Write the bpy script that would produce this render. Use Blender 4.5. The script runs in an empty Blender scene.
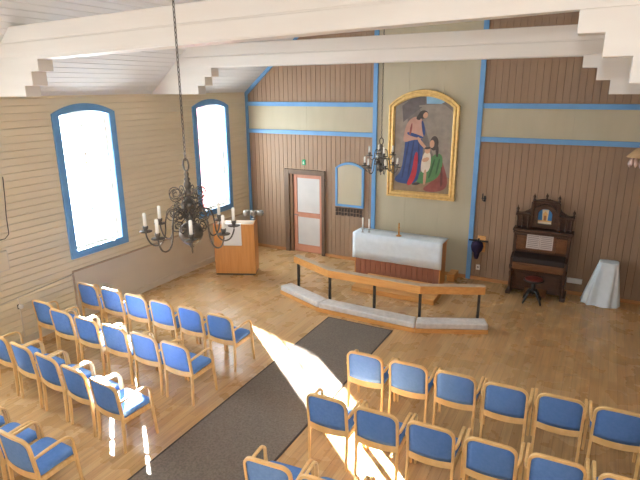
import bpy, math, random
from mathutils import Vector, Matrix
random.seed(4)
PI = math.pi
sc = bpy.context.scene
C = sc.collection

# ------------------------------------------------------------------ camera
cam = bpy.data.cameras.new('camera'); cam_o = bpy.data.objects.new('camera', cam); C.objects.link(cam_o)
yaw, pitch, roll, FPX = .4917, -.2804, -.0071, 527.34
f_ = Vector((-math.sin(yaw)*math.cos(pitch), math.cos(yaw)*math.cos(pitch), math.sin(pitch)))
r_ = Vector((math.cos(yaw), math.sin(yaw), 0)); u_ = r_.cross(f_)
R_ = math.cos(roll)*r_ + math.sin(roll)*u_; U_ = -math.sin(roll)*r_ + math.cos(roll)*u_
cam_o.matrix_world = Matrix(((R_.x, U_.x, -f_.x, 8.1559), (R_.y, U_.y, -f_.y, -11.2817), (R_.z, U_.z, -f_.z, 4.0833), (0, 0, 0, 1)))
cam.sensor_fit = 'HORIZONTAL'; cam.sensor_width = 36; cam.lens = 36*FPX/640; cam.clip_start = .05
sc.camera = cam_o

# ------------------------------------------------------------------ sky, sun, exposure
wd = bpy.data.worlds.new('sky'); sc.world = wd; wd.use_nodes = True
bg = wd.node_tree.nodes['Background']; bg.inputs[0].default_value = (.80, .92, 1.0, 1); bg.inputs[1].default_value = 27.0
sun = bpy.data.lights.new('sun', 'SUN'); sun.energy = 320; sun.angle = math.radians(.7); sun.color = (1, .97, .93)
sun_o = bpy.data.objects.new('sun', sun); C.objects.link(sun_o)
sun_o.rotation_euler = Vector((1, -.80, -.53)).to_track_quat('-Z', 'Y').to_euler(); sun_o.location = (-12, 8, 9)
W = 9.35; YB = -14.0; ZC = 3.985; SL = .82; ZF = 6.6
WIN = [(-5.483, -4.184), (-2.036, -.759), (-8.93, -7.63), (-12.4, -11.1)]
WZ0, WZS, WZA = 1.17, 3.70, 3.86
BACKWIN = [(0.6, 1.3)]  # unseen added window, placed and sized for the light from behind
def portal(name, loc, rot, sx, sy):
    l = bpy.data.lights.new(name, 'AREA'); l.shape = 'RECTANGLE'; l.size = sx; l.size_y = sy
    l.cycles.is_portal = True
    o = bpy.data.objects.new(name, l); C.objects.link(o); o.location = loc; o.rotation_euler = rot
for a, b in WIN:
    portal('window_portal', (-.3, (a+b)/2, (WZ0+WZA)/2), (0, -PI/2, 0), WZA-WZ0, b-a)
for a, b in BACKWIN:
    portal('window_portal', ((a+b)/2, YB-.3, 4.45), (PI/2, 0, 0), b-a, 2.5)
# flash gun on the gallery beside the photographer
fl = bpy.data.lights.new('flash', 'POINT'); fl.energy = 400; fl.shadow_soft_size = .05; fl.color = (.88, .95, 1)
fl_o = bpy.data.objects.new('flash', fl); C.objects.link(fl_o); fl_o.location = (8.13, -11.28, 4.44)
sc.view_settings.view_transform = 'Standard'; sc.view_settings.look = 'None'
sc.view_settings.gamma = 1; sc.view_settings.use_curve_mapping = False; sc.view_settings.exposure = 0.0
sc.cycles.max_bounces = 8; sc.cycles.diffuse_bounces = 6; sc.cycles.sample_clamp_indirect = 10
sc.cycles.use_denoising = True

# ------------------------------------------------------------------ materials
def nmat(name, rough=.6, spec=.5, metal=0.):
    m = bpy.data.materials.new(name); m.use_nodes = True
    b = m.node_tree.nodes['Principled BSDF']
    b.inputs['Roughness'].default_value = rough; b.inputs['Metallic'].default_value = metal
    b.inputs['Specular IOR Level'].default_value = spec
    return m, m.node_tree, b
def s2l(c): return tuple((x/12.92 if x <= .04045 else ((x+.055)/1.055)**2.4) for x in [v/255 for v in c]) + (1,)
def mix_col(nt, fac, a, b):
    n = nt.nodes.new('ShaderNodeMix'); n.data_type = 'RGBA'
    n.inputs[6].default_value = a; n.inputs[7].default_value = b
    nt.links.new(fac, n.inputs[0]); return n
def noisy(name, c1, c2, rough=.6, scale=(3, 3, 3), detail=4, bump=0., spec=.4, metal=0., bscale=None):
    """two-tone mottled material on object coordinates"""
    m, nt, b = nmat(name, rough, spec, metal)
    tc = nt.nodes.new('ShaderNodeTexCoord'); mp = nt.nodes.new('ShaderNodeMapping'); mp.inputs['Scale'].default_value = scale
    nz = nt.nodes.new('ShaderNodeTexNoise'); nz.inputs['Scale'].default_value = 1; nz.inputs['Detail'].default_value = detail
    nt.links.new(tc.outputs['Object'], mp.inputs[0]); nt.links.new(mp.outputs[0], nz.inputs['Vector'])
    rp = nt.nodes.new('ShaderNodeMapRange'); rp.inputs[1].default_value = .3; rp.inputs[2].default_value = .7
    nt.links.new(nz.outputs[0], rp.inputs[0])
    mx = mix_col(nt, rp.outputs[0], s2l(c1), s2l(c2)); nt.links.new(mx.outputs[2], b.inputs['Base Color'])
    if bump:
        n2 = nz
        if bscale:
            n2 = nt.nodes.new('ShaderNodeTexNoise'); n2.inputs['Scale'].default_value = bscale
            nt.links.new(tc.outputs['Object'], n2.inputs['Vector'])
        bp = nt.nodes.new('ShaderNodeBump'); bp.inputs['Strength'].default_value = bump; bp.inputs['Distance'].default_value = .01
        nt.links.new(n2.outputs[0], bp.inputs['Height']); nt.links.new(bp.outputs[0], b.inputs['Normal'])
    return m
def floor_mat():
    m, nt, b = nmat('floorboards', .3, .5)
    tc = nt.nodes.new('ShaderNodeTexCoord'); mp = nt.nodes.new('ShaderNodeMapping'); mp.inputs['Rotation'].default_value = (0, 0, PI/2)
    nt.links.new(tc.outputs['Object'], mp.inputs[0])
    br = nt.nodes.new('ShaderNodeTexBrick'); br.offset = .37; br.inputs['Scale'].default_value = 1
    br.inputs['Brick Width'].default_value = 3.4; br.inputs['Row Height'].default_value = .115; br.inputs['Mortar Size'].default_value = .0016
    br.inputs['Color1'].default_value = s2l((192, 157, 110)); br.inputs['Color2'].default_value = s2l((174, 136, 90)); br.inputs['Mortar'].default_value = s2l((140, 104, 70))
    nt.links.new(mp.outputs[0], br.inputs['Vector'])
    m2 = nt.nodes.new('ShaderNodeMapping'); m2.inputs['Scale'].default_value = (26, 1.6, 1)
    nt.links.new(tc.outputs['Object'], m2.inputs[0])
    nz = nt.nodes.new('ShaderNodeTexNoise'); nz.inputs['Scale'].default_value = 1; nz.inputs['Detail'].default_value = 6
    nt.links.new(m2.outputs[0], nz.inputs['Vector'])
    mx = nt.nodes.new('ShaderNodeMix'); mx.data_type = 'RGBA'; mx.blend_type = 'OVERLAY'; mx.inputs[0].default_value = .38
    nt.links.new(br.outputs[0], mx.inputs[6]); nt.links.new(nz.outputs[0], mx.inputs[7])
    nt.links.new(mx.outputs[2], b.inputs['Base Color'])
    n3 = nt.nodes.new('ShaderNodeTexNoise'); n3.inputs['Scale'].default_value = 2.5; n3.inputs['Detail'].default_value = 3
    nt.links.new(tc.outputs['Object'], n3.inputs['Vector'])
    mr = nt.nodes.new('ShaderNodeMapRange'); mr.inputs[3].default_value = .2; mr.inputs[4].default_value = .36
    nt.links.new(n3.outputs[0], mr.inputs[0]); nt.links.new(mr.outputs[0], b.inputs['Roughness'])
    bp = nt.nodes.new('ShaderNodeBump'); bp.inputs['Strength'].default_value = .25; bp.inputs['Distance'].default_value = .002; bp.invert = True
    nt.links.new(br.outputs['Fac'], bp.inputs['Height']); nt.links.new(bp.outputs[0], b.inputs['Normal'])
    return m
def glass_mat():
    m = bpy.data.materials.new('window_glass'); m.use_nodes = True; nt = m.node_tree; nt.nodes.clear()
    o = nt.nodes.new('ShaderNodeOutputMaterial'); t = nt.nodes.new('ShaderNodeBsdfTransparent'); g = nt.nodes.new('ShaderNodeBsdfGlossy')
    g.inputs['Roughness'].default_value = .02; mx = nt.nodes.new('ShaderNodeMixShader'); mx.inputs[0].default_value = .06
    nt.links.new(t.outputs[0], mx.inputs[1]); nt.links.new(g.outputs[0], mx.inputs[2]); nt.links.new(mx.outputs[0], o.inputs[0])
    return m
def flat(name, c, rough=.7, spec=.3, metal=0.):
    m, nt, b = nmat(name, rough, spec, metal); b.inputs['Base Color'].default_value = s2l(c); return m

M = dict(
    floor=floor_mat(), glass=glass_mat(),
    beigewall=noisy('beige_wall_paint', (227, 214, 184), (219, 206, 176), .55, (1.5, .6, 6)),
    wainscot=noisy('beige_wainscot_paint', (212, 202, 183), (206, 195, 176), .5, (2, 1, 2)),
    brownwall=noisy('brown_board_paint', (148, 122, 98), (138, 113, 90), .6, (7, 1, .6)),
    beigepanel=noisy('beige_panel_paint', (182, 172, 146), (175, 165, 139), .6, (3, 1, 1)),
    blue=noisy('blue_trim_paint', (104, 154, 200), (96, 145, 191), .45, (4, 4, 4)),
    cream=noisy('cream_beam_paint', (222, 216, 206), (216, 209, 198), .5, (.8, 4, 6)),
    ceil=noisy('white_ceiling_paint', (226, 224, 220), (218, 216, 212), .55, (2, .5, 2)),
    white=flat('white_paint', (240, 240, 236), .45), skirt=noisy('baseboard_wood', (190, 136, 84), (176, 122, 72), .45, (3, 3, 20)),
    doorframe=noisy('dark_brown_paint', (106, 84, 66), (96, 76, 58), .5, (10, 10, 2)),
    doorrail=noisy('salmon_paint', (196, 138, 112), (188, 130, 104), .5, (8, 8, 2)),
    doorpanel=noisy('grey_door_panel', (206, 202, 196), (198, 194, 188), .5, (3, 3, 3)),
    birch=noisy('birch_wood', (232, 194, 136), (218, 174, 112), .35, (9, 30, 9)),
    fabric=noisy('blue_wool_fabric', (96, 134, 192), (86, 124, 182), .92, (30, 30, 30), 3, 0, .15),
    oak=noisy('oak_wood', (214, 158, 92), (196, 138, 74), .38, (3, 26, 26)),
    oakv=noisy('oak_veneer', (206, 146, 82), (188, 126, 64), .38, (24, 24, 1.5)),
    altarwood=noisy('altar_wood', (146, 94, 70), (134, 84, 62), .5, (18, 18, 1.2)),
    cushion=noisy('grey_plush', (216, 211, 206), (196, 191, 186), .95, (14, 14, 14), 5, .4, .1),
    railtop=noisy('worn_rail_top', (186, 166, 142), (176, 154, 128), .6, (8, 8, 8)),
    linen=noisy('white_linen', (220, 228, 233), (212, 220, 225), .85, (8, 8, 8), 3, .1, .2),
    blackmetal=flat('black_iron', (28, 27, 26), .45, .5),
    pewter=noisy('aged_bronze', (98, 91, 82), (64, 59, 52), .38, (20, 20, 20), 4, .2, .5, .45),
    candle=flat('candle_wax', (250, 247, 238), .5, .4), gold=noisy('gilt', (222, 188, 122), (198, 160, 92), .36, (14, 14, 14), 4, .2, .5, .45),
    brass=flat('brass', (206, 150, 84), .3, .5, .8),
    carpet=noisy('grey_carpet', (126, 117, 107), (102, 94, 86), .98, (42, 42, 42), 8, .6, .05, 0, 160),
    carpetedge=flat('dark_carpet_edge', (66, 58, 52), .9, .1),
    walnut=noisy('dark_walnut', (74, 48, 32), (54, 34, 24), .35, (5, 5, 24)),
    walnutbrown=noisy('brown_walnut', (112, 72, 42), (92, 58, 34), .35, (5, 5, 24)),  # lighter brown walnut of panels, key bed, pedals and music desk
    keys=flat('dark_key_cover', (38, 25, 20), .6), page=flat('grey_page', (186, 172, 162), .8, .2), paper=flat('white_paper', (232, 230, 226), .8, .2), ink=flat('print_ink', (120, 112, 108), .8, .2),
    redseat=flat('dark_red_leather', (92, 34, 30), .5), plastic=flat('white_plastic', (228, 226, 220), .4), grey=flat('grey_metal', (150, 146, 140), .4, .5, .5),
    exitgreen=flat('exit_green', (40, 158, 104), .4), tag=flat('dark_tag', (70, 56, 48), .6), purple=noisy('purple_cloth', (46, 32, 70), (30, 22, 46), .85, (20, 20, 20)),
    shade=noisy('beige_shade', (190, 160, 122), (176, 146, 108), .8, (20, 20, 4)), crystal=flat('pale_pink_glass', (206, 176, 160), .15, .6),
    redbarn=noisy('red_barn_paint', (200, 112, 108), (188, 100, 98), .7, (14, 14, 1)), slate=flat('roof_sheet', (96, 92, 90), .6),
    snow=noisy('pale_ground', (214, 214, 208), (200, 200, 192), .9, (1, 1, 1)), screen=flat('dark_box', (48, 46, 44), .5),
)

# ------------------------------------------------------------------ mesh builder
class MB:
    def __init__(s): s.v = []; s.f = []; s.mi = []; s.sm = []
    def add(s, vs, fs, mi=0, smooth=False):
        o = len(s.v); s.v += [tuple(v) for v in vs]
        for f in fs: s.f.append([i+o for i in f]); s.mi.append(mi); s.sm.append(smooth)
    def box(s, x0, x1, y0, y1, z0, z1, mi=0):
        s.add([(x0, y0, z0), (x1, y0, z0), (x1, y1, z0), (x0, y1, z0), (x0, y0, z1), (x1, y0, z1), (x1, y1, z1), (x0, y1, z1)],
              [(0, 3, 2, 1), (4, 5, 6, 7), (0, 1, 5, 4), (1, 2, 6, 5), (2, 3, 7, 6), (3, 0, 4, 7)], mi)
    def quad(s, a, b, c, d, mi=0): s.add([a, b, c, d], [(0, 1, 2, 3)], mi)
    def prism(s, pts, axis, a, b, mi=0):
        """polygon pts (2D) extruded along axis from a to b; 2D is the other two axes in xyz order"""
        n = len(pts)
        def p(q, t):
            l = list(q); l.insert(axis, t); return tuple(l)
        vs = [p(q, a) for q in pts] + [p(q, b) for q in pts]
        fs = [tuple(range(n))[::-1], tuple(range(n, 2*n))] + [(i, (i+1) % n, n+(i+1) % n, n+i) for i in range(n)]
        s.add(vs, fs, mi)
    def bar(s, p0, p1, w, h, up=(0, 0, 1), mi=0): s.sweep([p0, p1], [(w, h)]*2, up, 4, mi)
    def sweep(s, path, size, up=(0, 0, 1), n=8, mi=0, closed=False, box=None):
        """size: list of (w,h) or radius; n==4 gives a rectangular section, else elliptical"""
        path = [Vector(p) for p in path]; N = len(path)
        if not isinstance(size, list): size = [size]*N
        rings = []; up = Vector(up)
        for i, p in enumerate(path):
            if closed: t = path[(i+1) % N]-path[i-1]
            else: t = path[min(i+1, N-1)]-path[max(i-1, 0)]
            t.normalize(); u2 = up-t*up.dot(t)
            if u2.length < 1e-3: u2 = Vector((1, 0, 0))-t*t.x
            if u2.length < 1e-3: u2 = Vector((0, 1, 0))-t*t.y
            u2.normalize(); sd = t.cross(u2)
            w, h = size[i] if isinstance(size[i], tuple) else (2*size[i], 2*size[i])
            if n == 4: ring = [p+sd*(a*w/2)+u2*(b*h/2) for a, b in ((-1, -1), (1, -1), (1, 1), (-1, 1))]
            else: ring = [p+sd*(math.cos(2*PI*k/n)*w/2)+u2*(math.sin(2*PI*k/n)*h/2) for k in range(n)]
            rings.append(ring)
        vs = [q for r in rings for q in r]; fs = []
        for i in range(N if closed else N-1):
            j = (i+1) % N
            for k in range(n): fs.append((i*n+k, i*n+(k+1) % n, j*n+(k+1) % n, j*n+k))
        if not closed: fs += [tuple(range(n))[::-1], tuple(range((N-1)*n, N*n))]
        s.add(vs, fs, mi, n > 4)
    def lathe(s, prof, c=(0, 0, 0), n=16, mi=0, sx=1, sy=1):
        vs = []; fs = []; N = len(prof)
        for r, z in prof: vs += [(c[0]+sx*r*math.cos(2*PI*k/n), c[1]+sy*r*math.sin(2*PI*k/n), c[2]+z) for k in range(n)]
        for i in range(N-1):
            for k in range(n): fs.append((i*n+k, i*n+(k+1) % n, (i+1)*n+(k+1) % n, (i+1)*n+k))
        fs += [tuple(range(n))[::-1], tuple(range((N-1)*n, N*n))]
        s.add(vs, fs, mi, True)
    def grid(s, rows, mi=0, close_u=False, caps=False, smooth=True):
        n = len(rows[0]); vs = [p for r in rows for p in r]; fs = []
        for i in range(len(rows)-1):
            for k in range(n if close_u else n-1): fs.append((i*n+k, i*n+(k+1) % n, (i+1)*n+(k+1) % n, (i+1)*n+k))
        if caps: fs += [tuple(range(n))[::-1], tuple(range((len(rows)-1)*n, len(rows)*n))]
        s.add(vs, fs, mi, smooth)
    def build(s, name, mats, parent=None, bevel=0, seg=2, loc=None):
        me = bpy.data.meshes.new(name); me.from_pydata(s.v, [], s.f)
        for m in (mats if isinstance(mats, (list, tuple)) else [mats]): me.materials.append(m)
        for p, mi, sm in zip(me.polygons, s.mi, s.sm): p.material_index = mi; p.use_smooth = sm
        me.update()
        o = bpy.data.objects.new(name, me); C.objects.link(o)
        if loc: o.location = loc
        if parent: o.parent = parent
        if bevel:
            b = o.modifiers.new('bevel', 'BEVEL'); b.width = bevel; b.segments = seg; b.limit_method = 'ANGLE'
        return o
def struct(o): o['kind'] = 'structure'; return o
def thing(name, label, cat, loc=(0, 0, 0), rz=0, group=None):
    o = bpy.data.objects.new(name, None); C.objects.link(o); o.location = loc; o.rotation_euler = (0, 0, rz); o.empty_display_size = .1
    o['label'] = label; o['category'] = cat
    if group: o['group'] = group
    return o
def tag(o, label, cat, group=None):
    o['label'] = label; o['category'] = cat
    if group: o['group'] = group
    return o
def dup(root, loc, rz, label, group=None):
    r = root.copy(); C.objects.link(r); r.location = loc; r.rotation_euler = (0, 0, rz); r['label'] = label
    if group: r['group'] = group
    for ch in list(root.children):
        c = ch.copy(); C.objects.link(c); c.parent = r
        for g in ch.children:
            d = g.copy(); C.objects.link(d); d.parent = c
    return r
def bxo(name, m, parent, *a, bevel=.004):
    b = MB(); b.box(*a); return b.build(name, m, parent, bevel)
def arc(cx, cy, r, a0, a1, n): return [(cx+r*math.cos(a0+(a1-a0)*i/n), cy+r*math.sin(a0+(a1-a0)*i/n)) for i in range(n+1)]
def seg_arch(a, b, zs, za, n=14):
    """segmental arch from (a,zs) over apex za to (b,zs)"""
    c = (a+b)/2; w = (b-a)/2; h = za-zs; r = (w*w+h*h)/(2*h); t = math.asin(min(1, w/r))
    return [(c+r*math.sin(-t+2*t*i/n), za-r+r*math.cos(-t+2*t*i/n)) for i in range(n+1)]

# ------------------------------------------------------------------ room shell
m = MB(); m.box(-.3, W+.3, YB-.3, .3, -.1, 0); struct(m.build('floor', M['floor']))

def arch_half(z, a, b, zs, za):
    """interval of the opening at height z"""
    if z <= zs: return (a, b)
    if z >= za: return None
    w = (b-a)/2; h = za-zs; r = (w*w+h*h)/(2*h); d = math.sqrt(max(0, r*r-(z-za+r)**2)); c = (a+b)/2
    return (c-d, c+d)
HW = .135                                                    # width of the blue casing: the hole is the casing's inner edge
def inner(w): return (w[0]+HW, w[1]-HW, WZS-.04, WZA-HW+.01)
# left wall: lapped horizontal boards, cut round the windows; plain wainscot towards the altar
m = MB(); bh = .113; z = 0.0
def lap(m, y0, y1, z0, z1):
    m.quad((.013, y0, z0), (.013, y1, z0), (0, y1, z1), (0, y0, z1))
    m.quad((0, y0, z0), (0, y1, z0), (.013, y1, z0), (.013, y0, z0))
levels = []
while z < ZC+.1:
    levels.append((z, min(z+bh, ZC+.1))); z += bh
for z0, z1 in levels:
    n = 4 if WZS-.3 < z1 < WZA+.2 or abs(z0-WZ0) < .3 else 1
    for k in range(n):
        a0 = z0+(z1-z0)*k/n; a1 = z0+(z1-z0)*(k+1)/n; zm = (a0+a1)/2
        cuts = []
        for w in WIN:
            ia, ib, zs, za = inner(w)
            if zm > WZ0+HW-.02:
                h = arch_half(zm, ia-.02, ib+.02, zs, za+.02)
                if h: cuts.append(h)
        if zm < .93: cuts.append((-5.49, .1))
        cuts.sort(); y = YB
        spans = []
        for c0, c1 in cuts:
            if c0 > y: spans.append((y, c0))
            y = max(y, c1)
        if y < 0: spans.append((y, 0))
        for s0, s1 in spans:
            b0 = a0
            if k == 0:
                m.quad((-.004, s0, a0+.005), (-.004, s1, a0+.005), (.013, s1, a0+.012), (.013, s0, a0+.012))
                m.quad((.009, s0, a0), (.009, s1, a0), (-.004, s1, a0+.005), (-.004, s0, a0+.005)); b0 = a0+.012
            fx = lambda zz: .013-.004*(zz-z0-.012)/(z1-z0-.012)
            m.quad((fx(b0), s0, b0), (fx(b0), s1, b0), (fx(a1), s1, a1), (fx(a1), s0, a1))
m.box(-.02, .012, -5.49, 0, 0, .945, 1)
struct(m.build('wall_left', [M['beigewall'], M['wainscot']]))
m = MB(); m.box(0, .045, -5.5, 0, .93, .96); m.box(0, .03, -5.51, -5.48, .1, .93)
struct(m.build('trim_1', M['railtop'], bevel=.004))  # dado rail coloured darker to paint in its shadow line
m = MB(); m.box(.012, .03, YB, 0, 0, .12); struct(m.build('baseboard_left', M['wainscot'], bevel=.004))

# front (altar) wall: vertical grooved boards, brown with beige bands, beige middle
PX, QX, R1, R2 = 3.549, 5.842, 3.7185, 3.0526
DL, DR, DH = 1.13, 2.272, 2.15
def ztop(x): return min(ZC+SL*min(x, W-x)+.12, ZF+.05)
m = MB()
def boards(m, x0, x1, zfun0, zfun1, w, mi, g=.0045):
    n = max(1, round((x1-x0)/w)); w = (x1-x0)/n
    for i in range(n):
        a = x0+i*w; b = a+w
        za0, zb0, za1, zb1 = zfun0(a), zfun0(b), zfun1(a), zfun1(b)
        m.quad((a+g, 0, za0), (b-g, 0, zb0), (b-g, 0, zb1), (a+g, 0, za1), mi)
        m.quad((b-g, 0, zb0), (b, .009, zb0), (b, .009, zb1), (b-g, 0, zb1), mi)
        m.quad((a, .009, za0), (a+g, 0, za0), (a+g, 0, za1), (a, .009, za1), mi)
K = lambda v: (lambda x: v)
di0, di1 = DL+.2, DR-.09
for x0, x1 in ((0, PX), (QX, W)):
    if x0 == 0:
        boards(m, 0, di0, K(0), K(R2), .125, 0); boards(m, di0, di1, K(DH-.09), K(R2), .125, 0); boards(m, di1, PX, K(0), K(R2), .125, 0)
    else: boards(m, x0, x1, K(0), K(R2), .125, 0)
    boards(m, x0, x1, K(R2), K(R1), 1.5, 1, .001)
    boards(m, x0, x1, K(R1), ztop, .125, 0)
boards(m, PX, QX, K(0), ztop, .8, 1, .001)
struct(m.build('wall_front', [M['brownwall'], M['beigepanel']]))
# unseen right and back walls, brown to cut bounce; back has the added window
m = MB(); m.quad((W, 0, 0), (W, YB, 0), (W, YB, ZC+.1), (W, 0, ZC+.1)); struct(m.build('wall_right', M['brownwall']))
m = MB(); xs = [0]+[v for w in BACKWIN for v in w]+[W]
for i in range(0, len(xs), 2): m.quad((xs[i], YB, 0), (xs[i+1], YB, 0), (xs[i+1], YB, 7), (xs[i], YB, 7))
for a, b in BACKWIN:
    m.quad((a, YB, 0), (b, YB, 0), (b, YB, 3.2), (a, YB, 3.2)); m.quad((a, YB, 5.7), (b, YB, 5.7), (b, YB, 7), (a, YB, 7))
struct(m.build('wall_back', M['brownwall']))
# organ gallery the picture is taken from; unseen, added to shade the chairs
m = MB(); m.box(0, W, YB, -11.12, 2.5, 2.7); m.box(0, W, -11.2, -11.12, 2.7, 3.4); struct(m.build('trim_30', M['brownwall']))
# ceiling boards along the nave
m = MB(); xf = (ZF-ZC)/SL; pw = .115
def cboards(p0, p1):
    L = (Vector(p1)-Vector(p0)).length; n = round(L/pw); d = (Vector(p1)-Vector(p0))/n; nr = Vector((-d.z, 0, d.x)).normalized()
    for i in range(n):
        a = Vector(p0)+d*i; b = a+d; g = d*.05; h = nr*.008
        for q0, q1 in ((a+h, a+g), (a+g, b-g), (b-g, b+h)):
            m.quad((q0.x, YB, q0.z), (q1.x, YB, q1.z), (q1.x, 0, q1.z), (q0.x, 0, q0.z))
cboards((0, 0, ZC), (xf, 0, ZF)); cboards((xf, 0, ZF), (W-xf, 0, ZF)); cboards((W-xf, 0, ZF), (W, 0, ZC))
struct(m.build('ceiling', M['ceil']))
# blue rails and posts of the altar wall
t = 2
def trim(fn, mt='blue', bevel=.006):
    global t
    m = MB(); fn(m); o = struct(m.build('trim_%d' % t, M[mt], bevel=bevel)); t += 1; return o
trim(lambda m: m.box(PX-.05, PX+.05, -.045, .0, 0, 6.6)); trim(lambda m: m.box(QX-.05, QX+.05, -.045, .0, 0, 6.6))
for zz in (R1, R2):
    trim(lambda m: m.box(.08, PX-.05, -.035, 0, zz-.05, zz+.05)); trim(lambda m: m.box(QX+.05, W, -.035, 0, zz-.05, zz+.05))
trim(lambda m: m.box(.013, .085, -.04, 0, .0, ZC))
trim(lambda m: m.prism([(.0, ZC-.1), (.085, ZC-.05), (xf, ZF-.04-.0), (xf, ZF+.03), (0, ZC+.06)], 1, -.04, 0))
trim(lambda m: m.prism([(W, ZC-.1), (W-.085, ZC-.05), (W-xf, ZF-.04), (W-xf, ZF+.03), (W, ZC+.06)], 1, -.04, 0))
trim(lambda m: (m.box(0, DL, -.028, 0, 0, .075), m.box(DR, 3.5, -.028, 0, 0, .075), m.box(3.6, 5.79, -.028, 0, 0, .075), m.box(5.89, W, -.028, 0, 0, .075)), 'skirt')

# tie beams with stepped corbels at both ends
def beam(y, th, zl, zr, ztl, ztr, steps_l, steps_r):
    global t
    # solid profile in x/z, extruded through the thickness
    pl = [(0, ZC-.02), (steps_l[-1][0], steps_l[-1][1])]
    prof = [(0, steps_l[-1][1])]
    for i in range(len(steps_l)-1, -1, -1):
        x, zb = steps_l[i]; up = steps_l[i-1][1] if i else zl
        prof += [(x, zb), (x, up)]
    for i, (x, zb) in enumerate(steps_r):
        up = steps_r[i-1][1] if i else zr
        prof += [(x, up), (x, zb)]
    prof += [(W, steps_r[-1][1]), (W, ztr), (0, ztl)]
    m = MB()
    m.prism(prof, 1, y, y+th)
    # thin cover strip that splits the face into two planks
    q = lambda x, k: (zl+(ztl-zl)*k) + ((zr+(ztr-zr)*k)-(zl+(ztl-zl)*k))*x/W
    m.prism([(0, q(0, .03)), (W, q(W, .03)), (W, q(W, .48)), (0, q(0, .48))], 1, y-.012, y)
    m.prism([(0, q(0, .52)), (W, q(W, .52)), (W, q(W, .99)), (0, q(0, .99))], 1, y-.012, y)
    o = struct(m.build('trim_%d' % t, M['cream'], bevel=.006)); t += 1; return o
beam(-3.19, .22, 4.46, 4.47, 4.86, 4.86, [(1.56, 4.30), (1.40, 4.14), (1.225, 3.985)], [(7.77, 4.32), (7.95, 4.16), (8.12, 3.98)])
beam(-6.66, .22, 4.47, 4.64, 4.86, 5.06, [(1.56, 4.32), (1.40, 4.14), (1.225, 4.0)], [(7.87, 4.46), (8.06, 4.29), (8.26, 4.10)])

# windows of the left wall
def window(i, w):
    a, b = w
    root = struct(thing('window_%d' % i, 'x', 'window', (0, (a+b)/2, WZ0)))
    del root['label'], root['category']
    hw = (b-a)/2; H = WZS-WZ0; A = WZA-WZ0
    out = [(-hw, 0), (hw, 0)] + [(x, z) for x, z in seg_arch(-hw, hw, H, A)][::-1]
    ih = hw-HW; inn = [(-ih, HW), (ih, HW)] + seg_arch(-ih, ih, H-.04, A-HW+.01)[::-1]
    def ring(m, o, i2, x0, x1, mi=0):
        n = len(o)
        vs = [(x1, *p) for p in o]+[(x1, *p) for p in i2]+[(x0, *p) for p in o]+[(x0, *p) for p in i2]
        fs = []
        for k in range(n):
            j = (k+1) % n
            fs += [(k, j, n+j, n+k), (2*n+j, 2*n+k, 3*n+k, 3*n+j), (k, 2*n+k, 2*n+j, j), (n+k, n+j, 3*n+j, 3*n+k)]
        m.add(vs, fs, mi)
    m = MB(); ring(m, out, inn, -.0, .045); m.build('casing', M['blue'], root, .006)
    m = MB()
    n = len(inn)
    for k in range(n):
        j = (k+1) % n; p, q = inn[k], inn[j]
        m.quad((.03, *p), (.03, *q), (-.22, *q), (-.22, *p))
    m.build('reveal', M['white'], root)
    s = .05; ih2 = ih-s; inn2 = [(-ih2, HW+s), (ih2, HW+s)] + seg_arch(-ih2, ih2, H-.04, A-HW-s+.01)[::-1]
    m = MB(); ring(m, inn, inn2, -.12, -.07)
    m.box(-.11, -.08, -.018, .018, HW+s, A-HW-s)
    for zz in (.72, 1.27, 1.82, 2.3): m.box(-.105, -.085, -ih2, ih2, zz-.011, zz+.011)
    m.build('sash', M['white'], root)
    m = MB(); m.box(-.098, -.094, -ih-.0, ih+.0, HW, A-HW); m.build('pane', M['glass'], root)
for i, w in enumerate(WIN): window(i+1, w)
for i, (a, b) in enumerate(BACKWIN):
    m = MB()
    for x0, x1, z0, z1 in ((a, a+.08, 3.2, 5.7), (b-.08, b, 3.2, 5.7), (a, b, 3.2, 3.28), (a, b, 5.62, 5.7), ((a+b)/2-.02, (a+b)/2+.02, 3.2, 5.7), (a, b, 4.4, 4.44)):
        m.box(x0, x1, YB-.1, YB+.02, z0, z1)
    m.box(a, b, YB-.05, YB-.046, 3.2, 5.7, 1)
    struct(m.build('window_%d' % (i+5), [M['white'], M['glass']]))

# door in the altar wall
root = thing('door_1', 'x', 'door'); del root['label'], root['category']; struct(root)
m = MB(); m.box(DL, DL+.13, -.05, .2, 0, DH); m.box(DR-.09, DR, -.05, .2, 0, DH); m.box(DL+.13, DR-.09, -.05, .2, DH-.12, DH); m.box(DL, DL+.21, .02, .2, 0, DH-.05); m.box(DL, DR, .2, .22, 0, DH)  # last box is an added backing that stops light leaking past the leaf
m.build('door_frame', M['doorframe'], root, .006)
x0, x1, z1 = DL+.19, DR-.09, DH-.12
m = MB(); xa = x0+.02
m.box(xa, xa+.1, .045, .09, .01, z1); m.box(x1-.1, x1, .045, .09, .01, z1)
for za, zb in ((.01, .2), (.93, 1.05), (z1-.1, z1)): m.box(xa+.1, x1-.1, .045, .09, za, zb)
m.build('door_leaf', M['doorrail'], root, .005)
for za, zb in ((.2, .93), (1.05, z1-.1)): bxo('door_panel', M['doorpanel'], root, xa+.1, x1-.1, .062, .08, za, zb)
m = MB(); m.bar((xa+.05, .045, .98), (xa+.05, .0, .98), .02, .02); m.bar((xa+.04, .0, .98), (xa+.15, .0, .98), .018, .018); m.build('door_handle', M['grey'], root)

# ------------------------------------------------------------------ outside, seen through the left windows
m = MB(); m.box(-7.0, -4.4, 3.2, 8.8, -1.5, 4.5); b_root = thing('barn', 'red painted wooden outbuilding seen through the window by the lectern', 'building', (0, 0, 0))
m.build('wall', M['redbarn'], b_root)
m = MB(); m.prism([(2.9, 4.43), (6, 7.69), (9.1, 4.43)], 0, -7.1, -4.3); m.build('roof', M['slate'], b_root)

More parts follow.
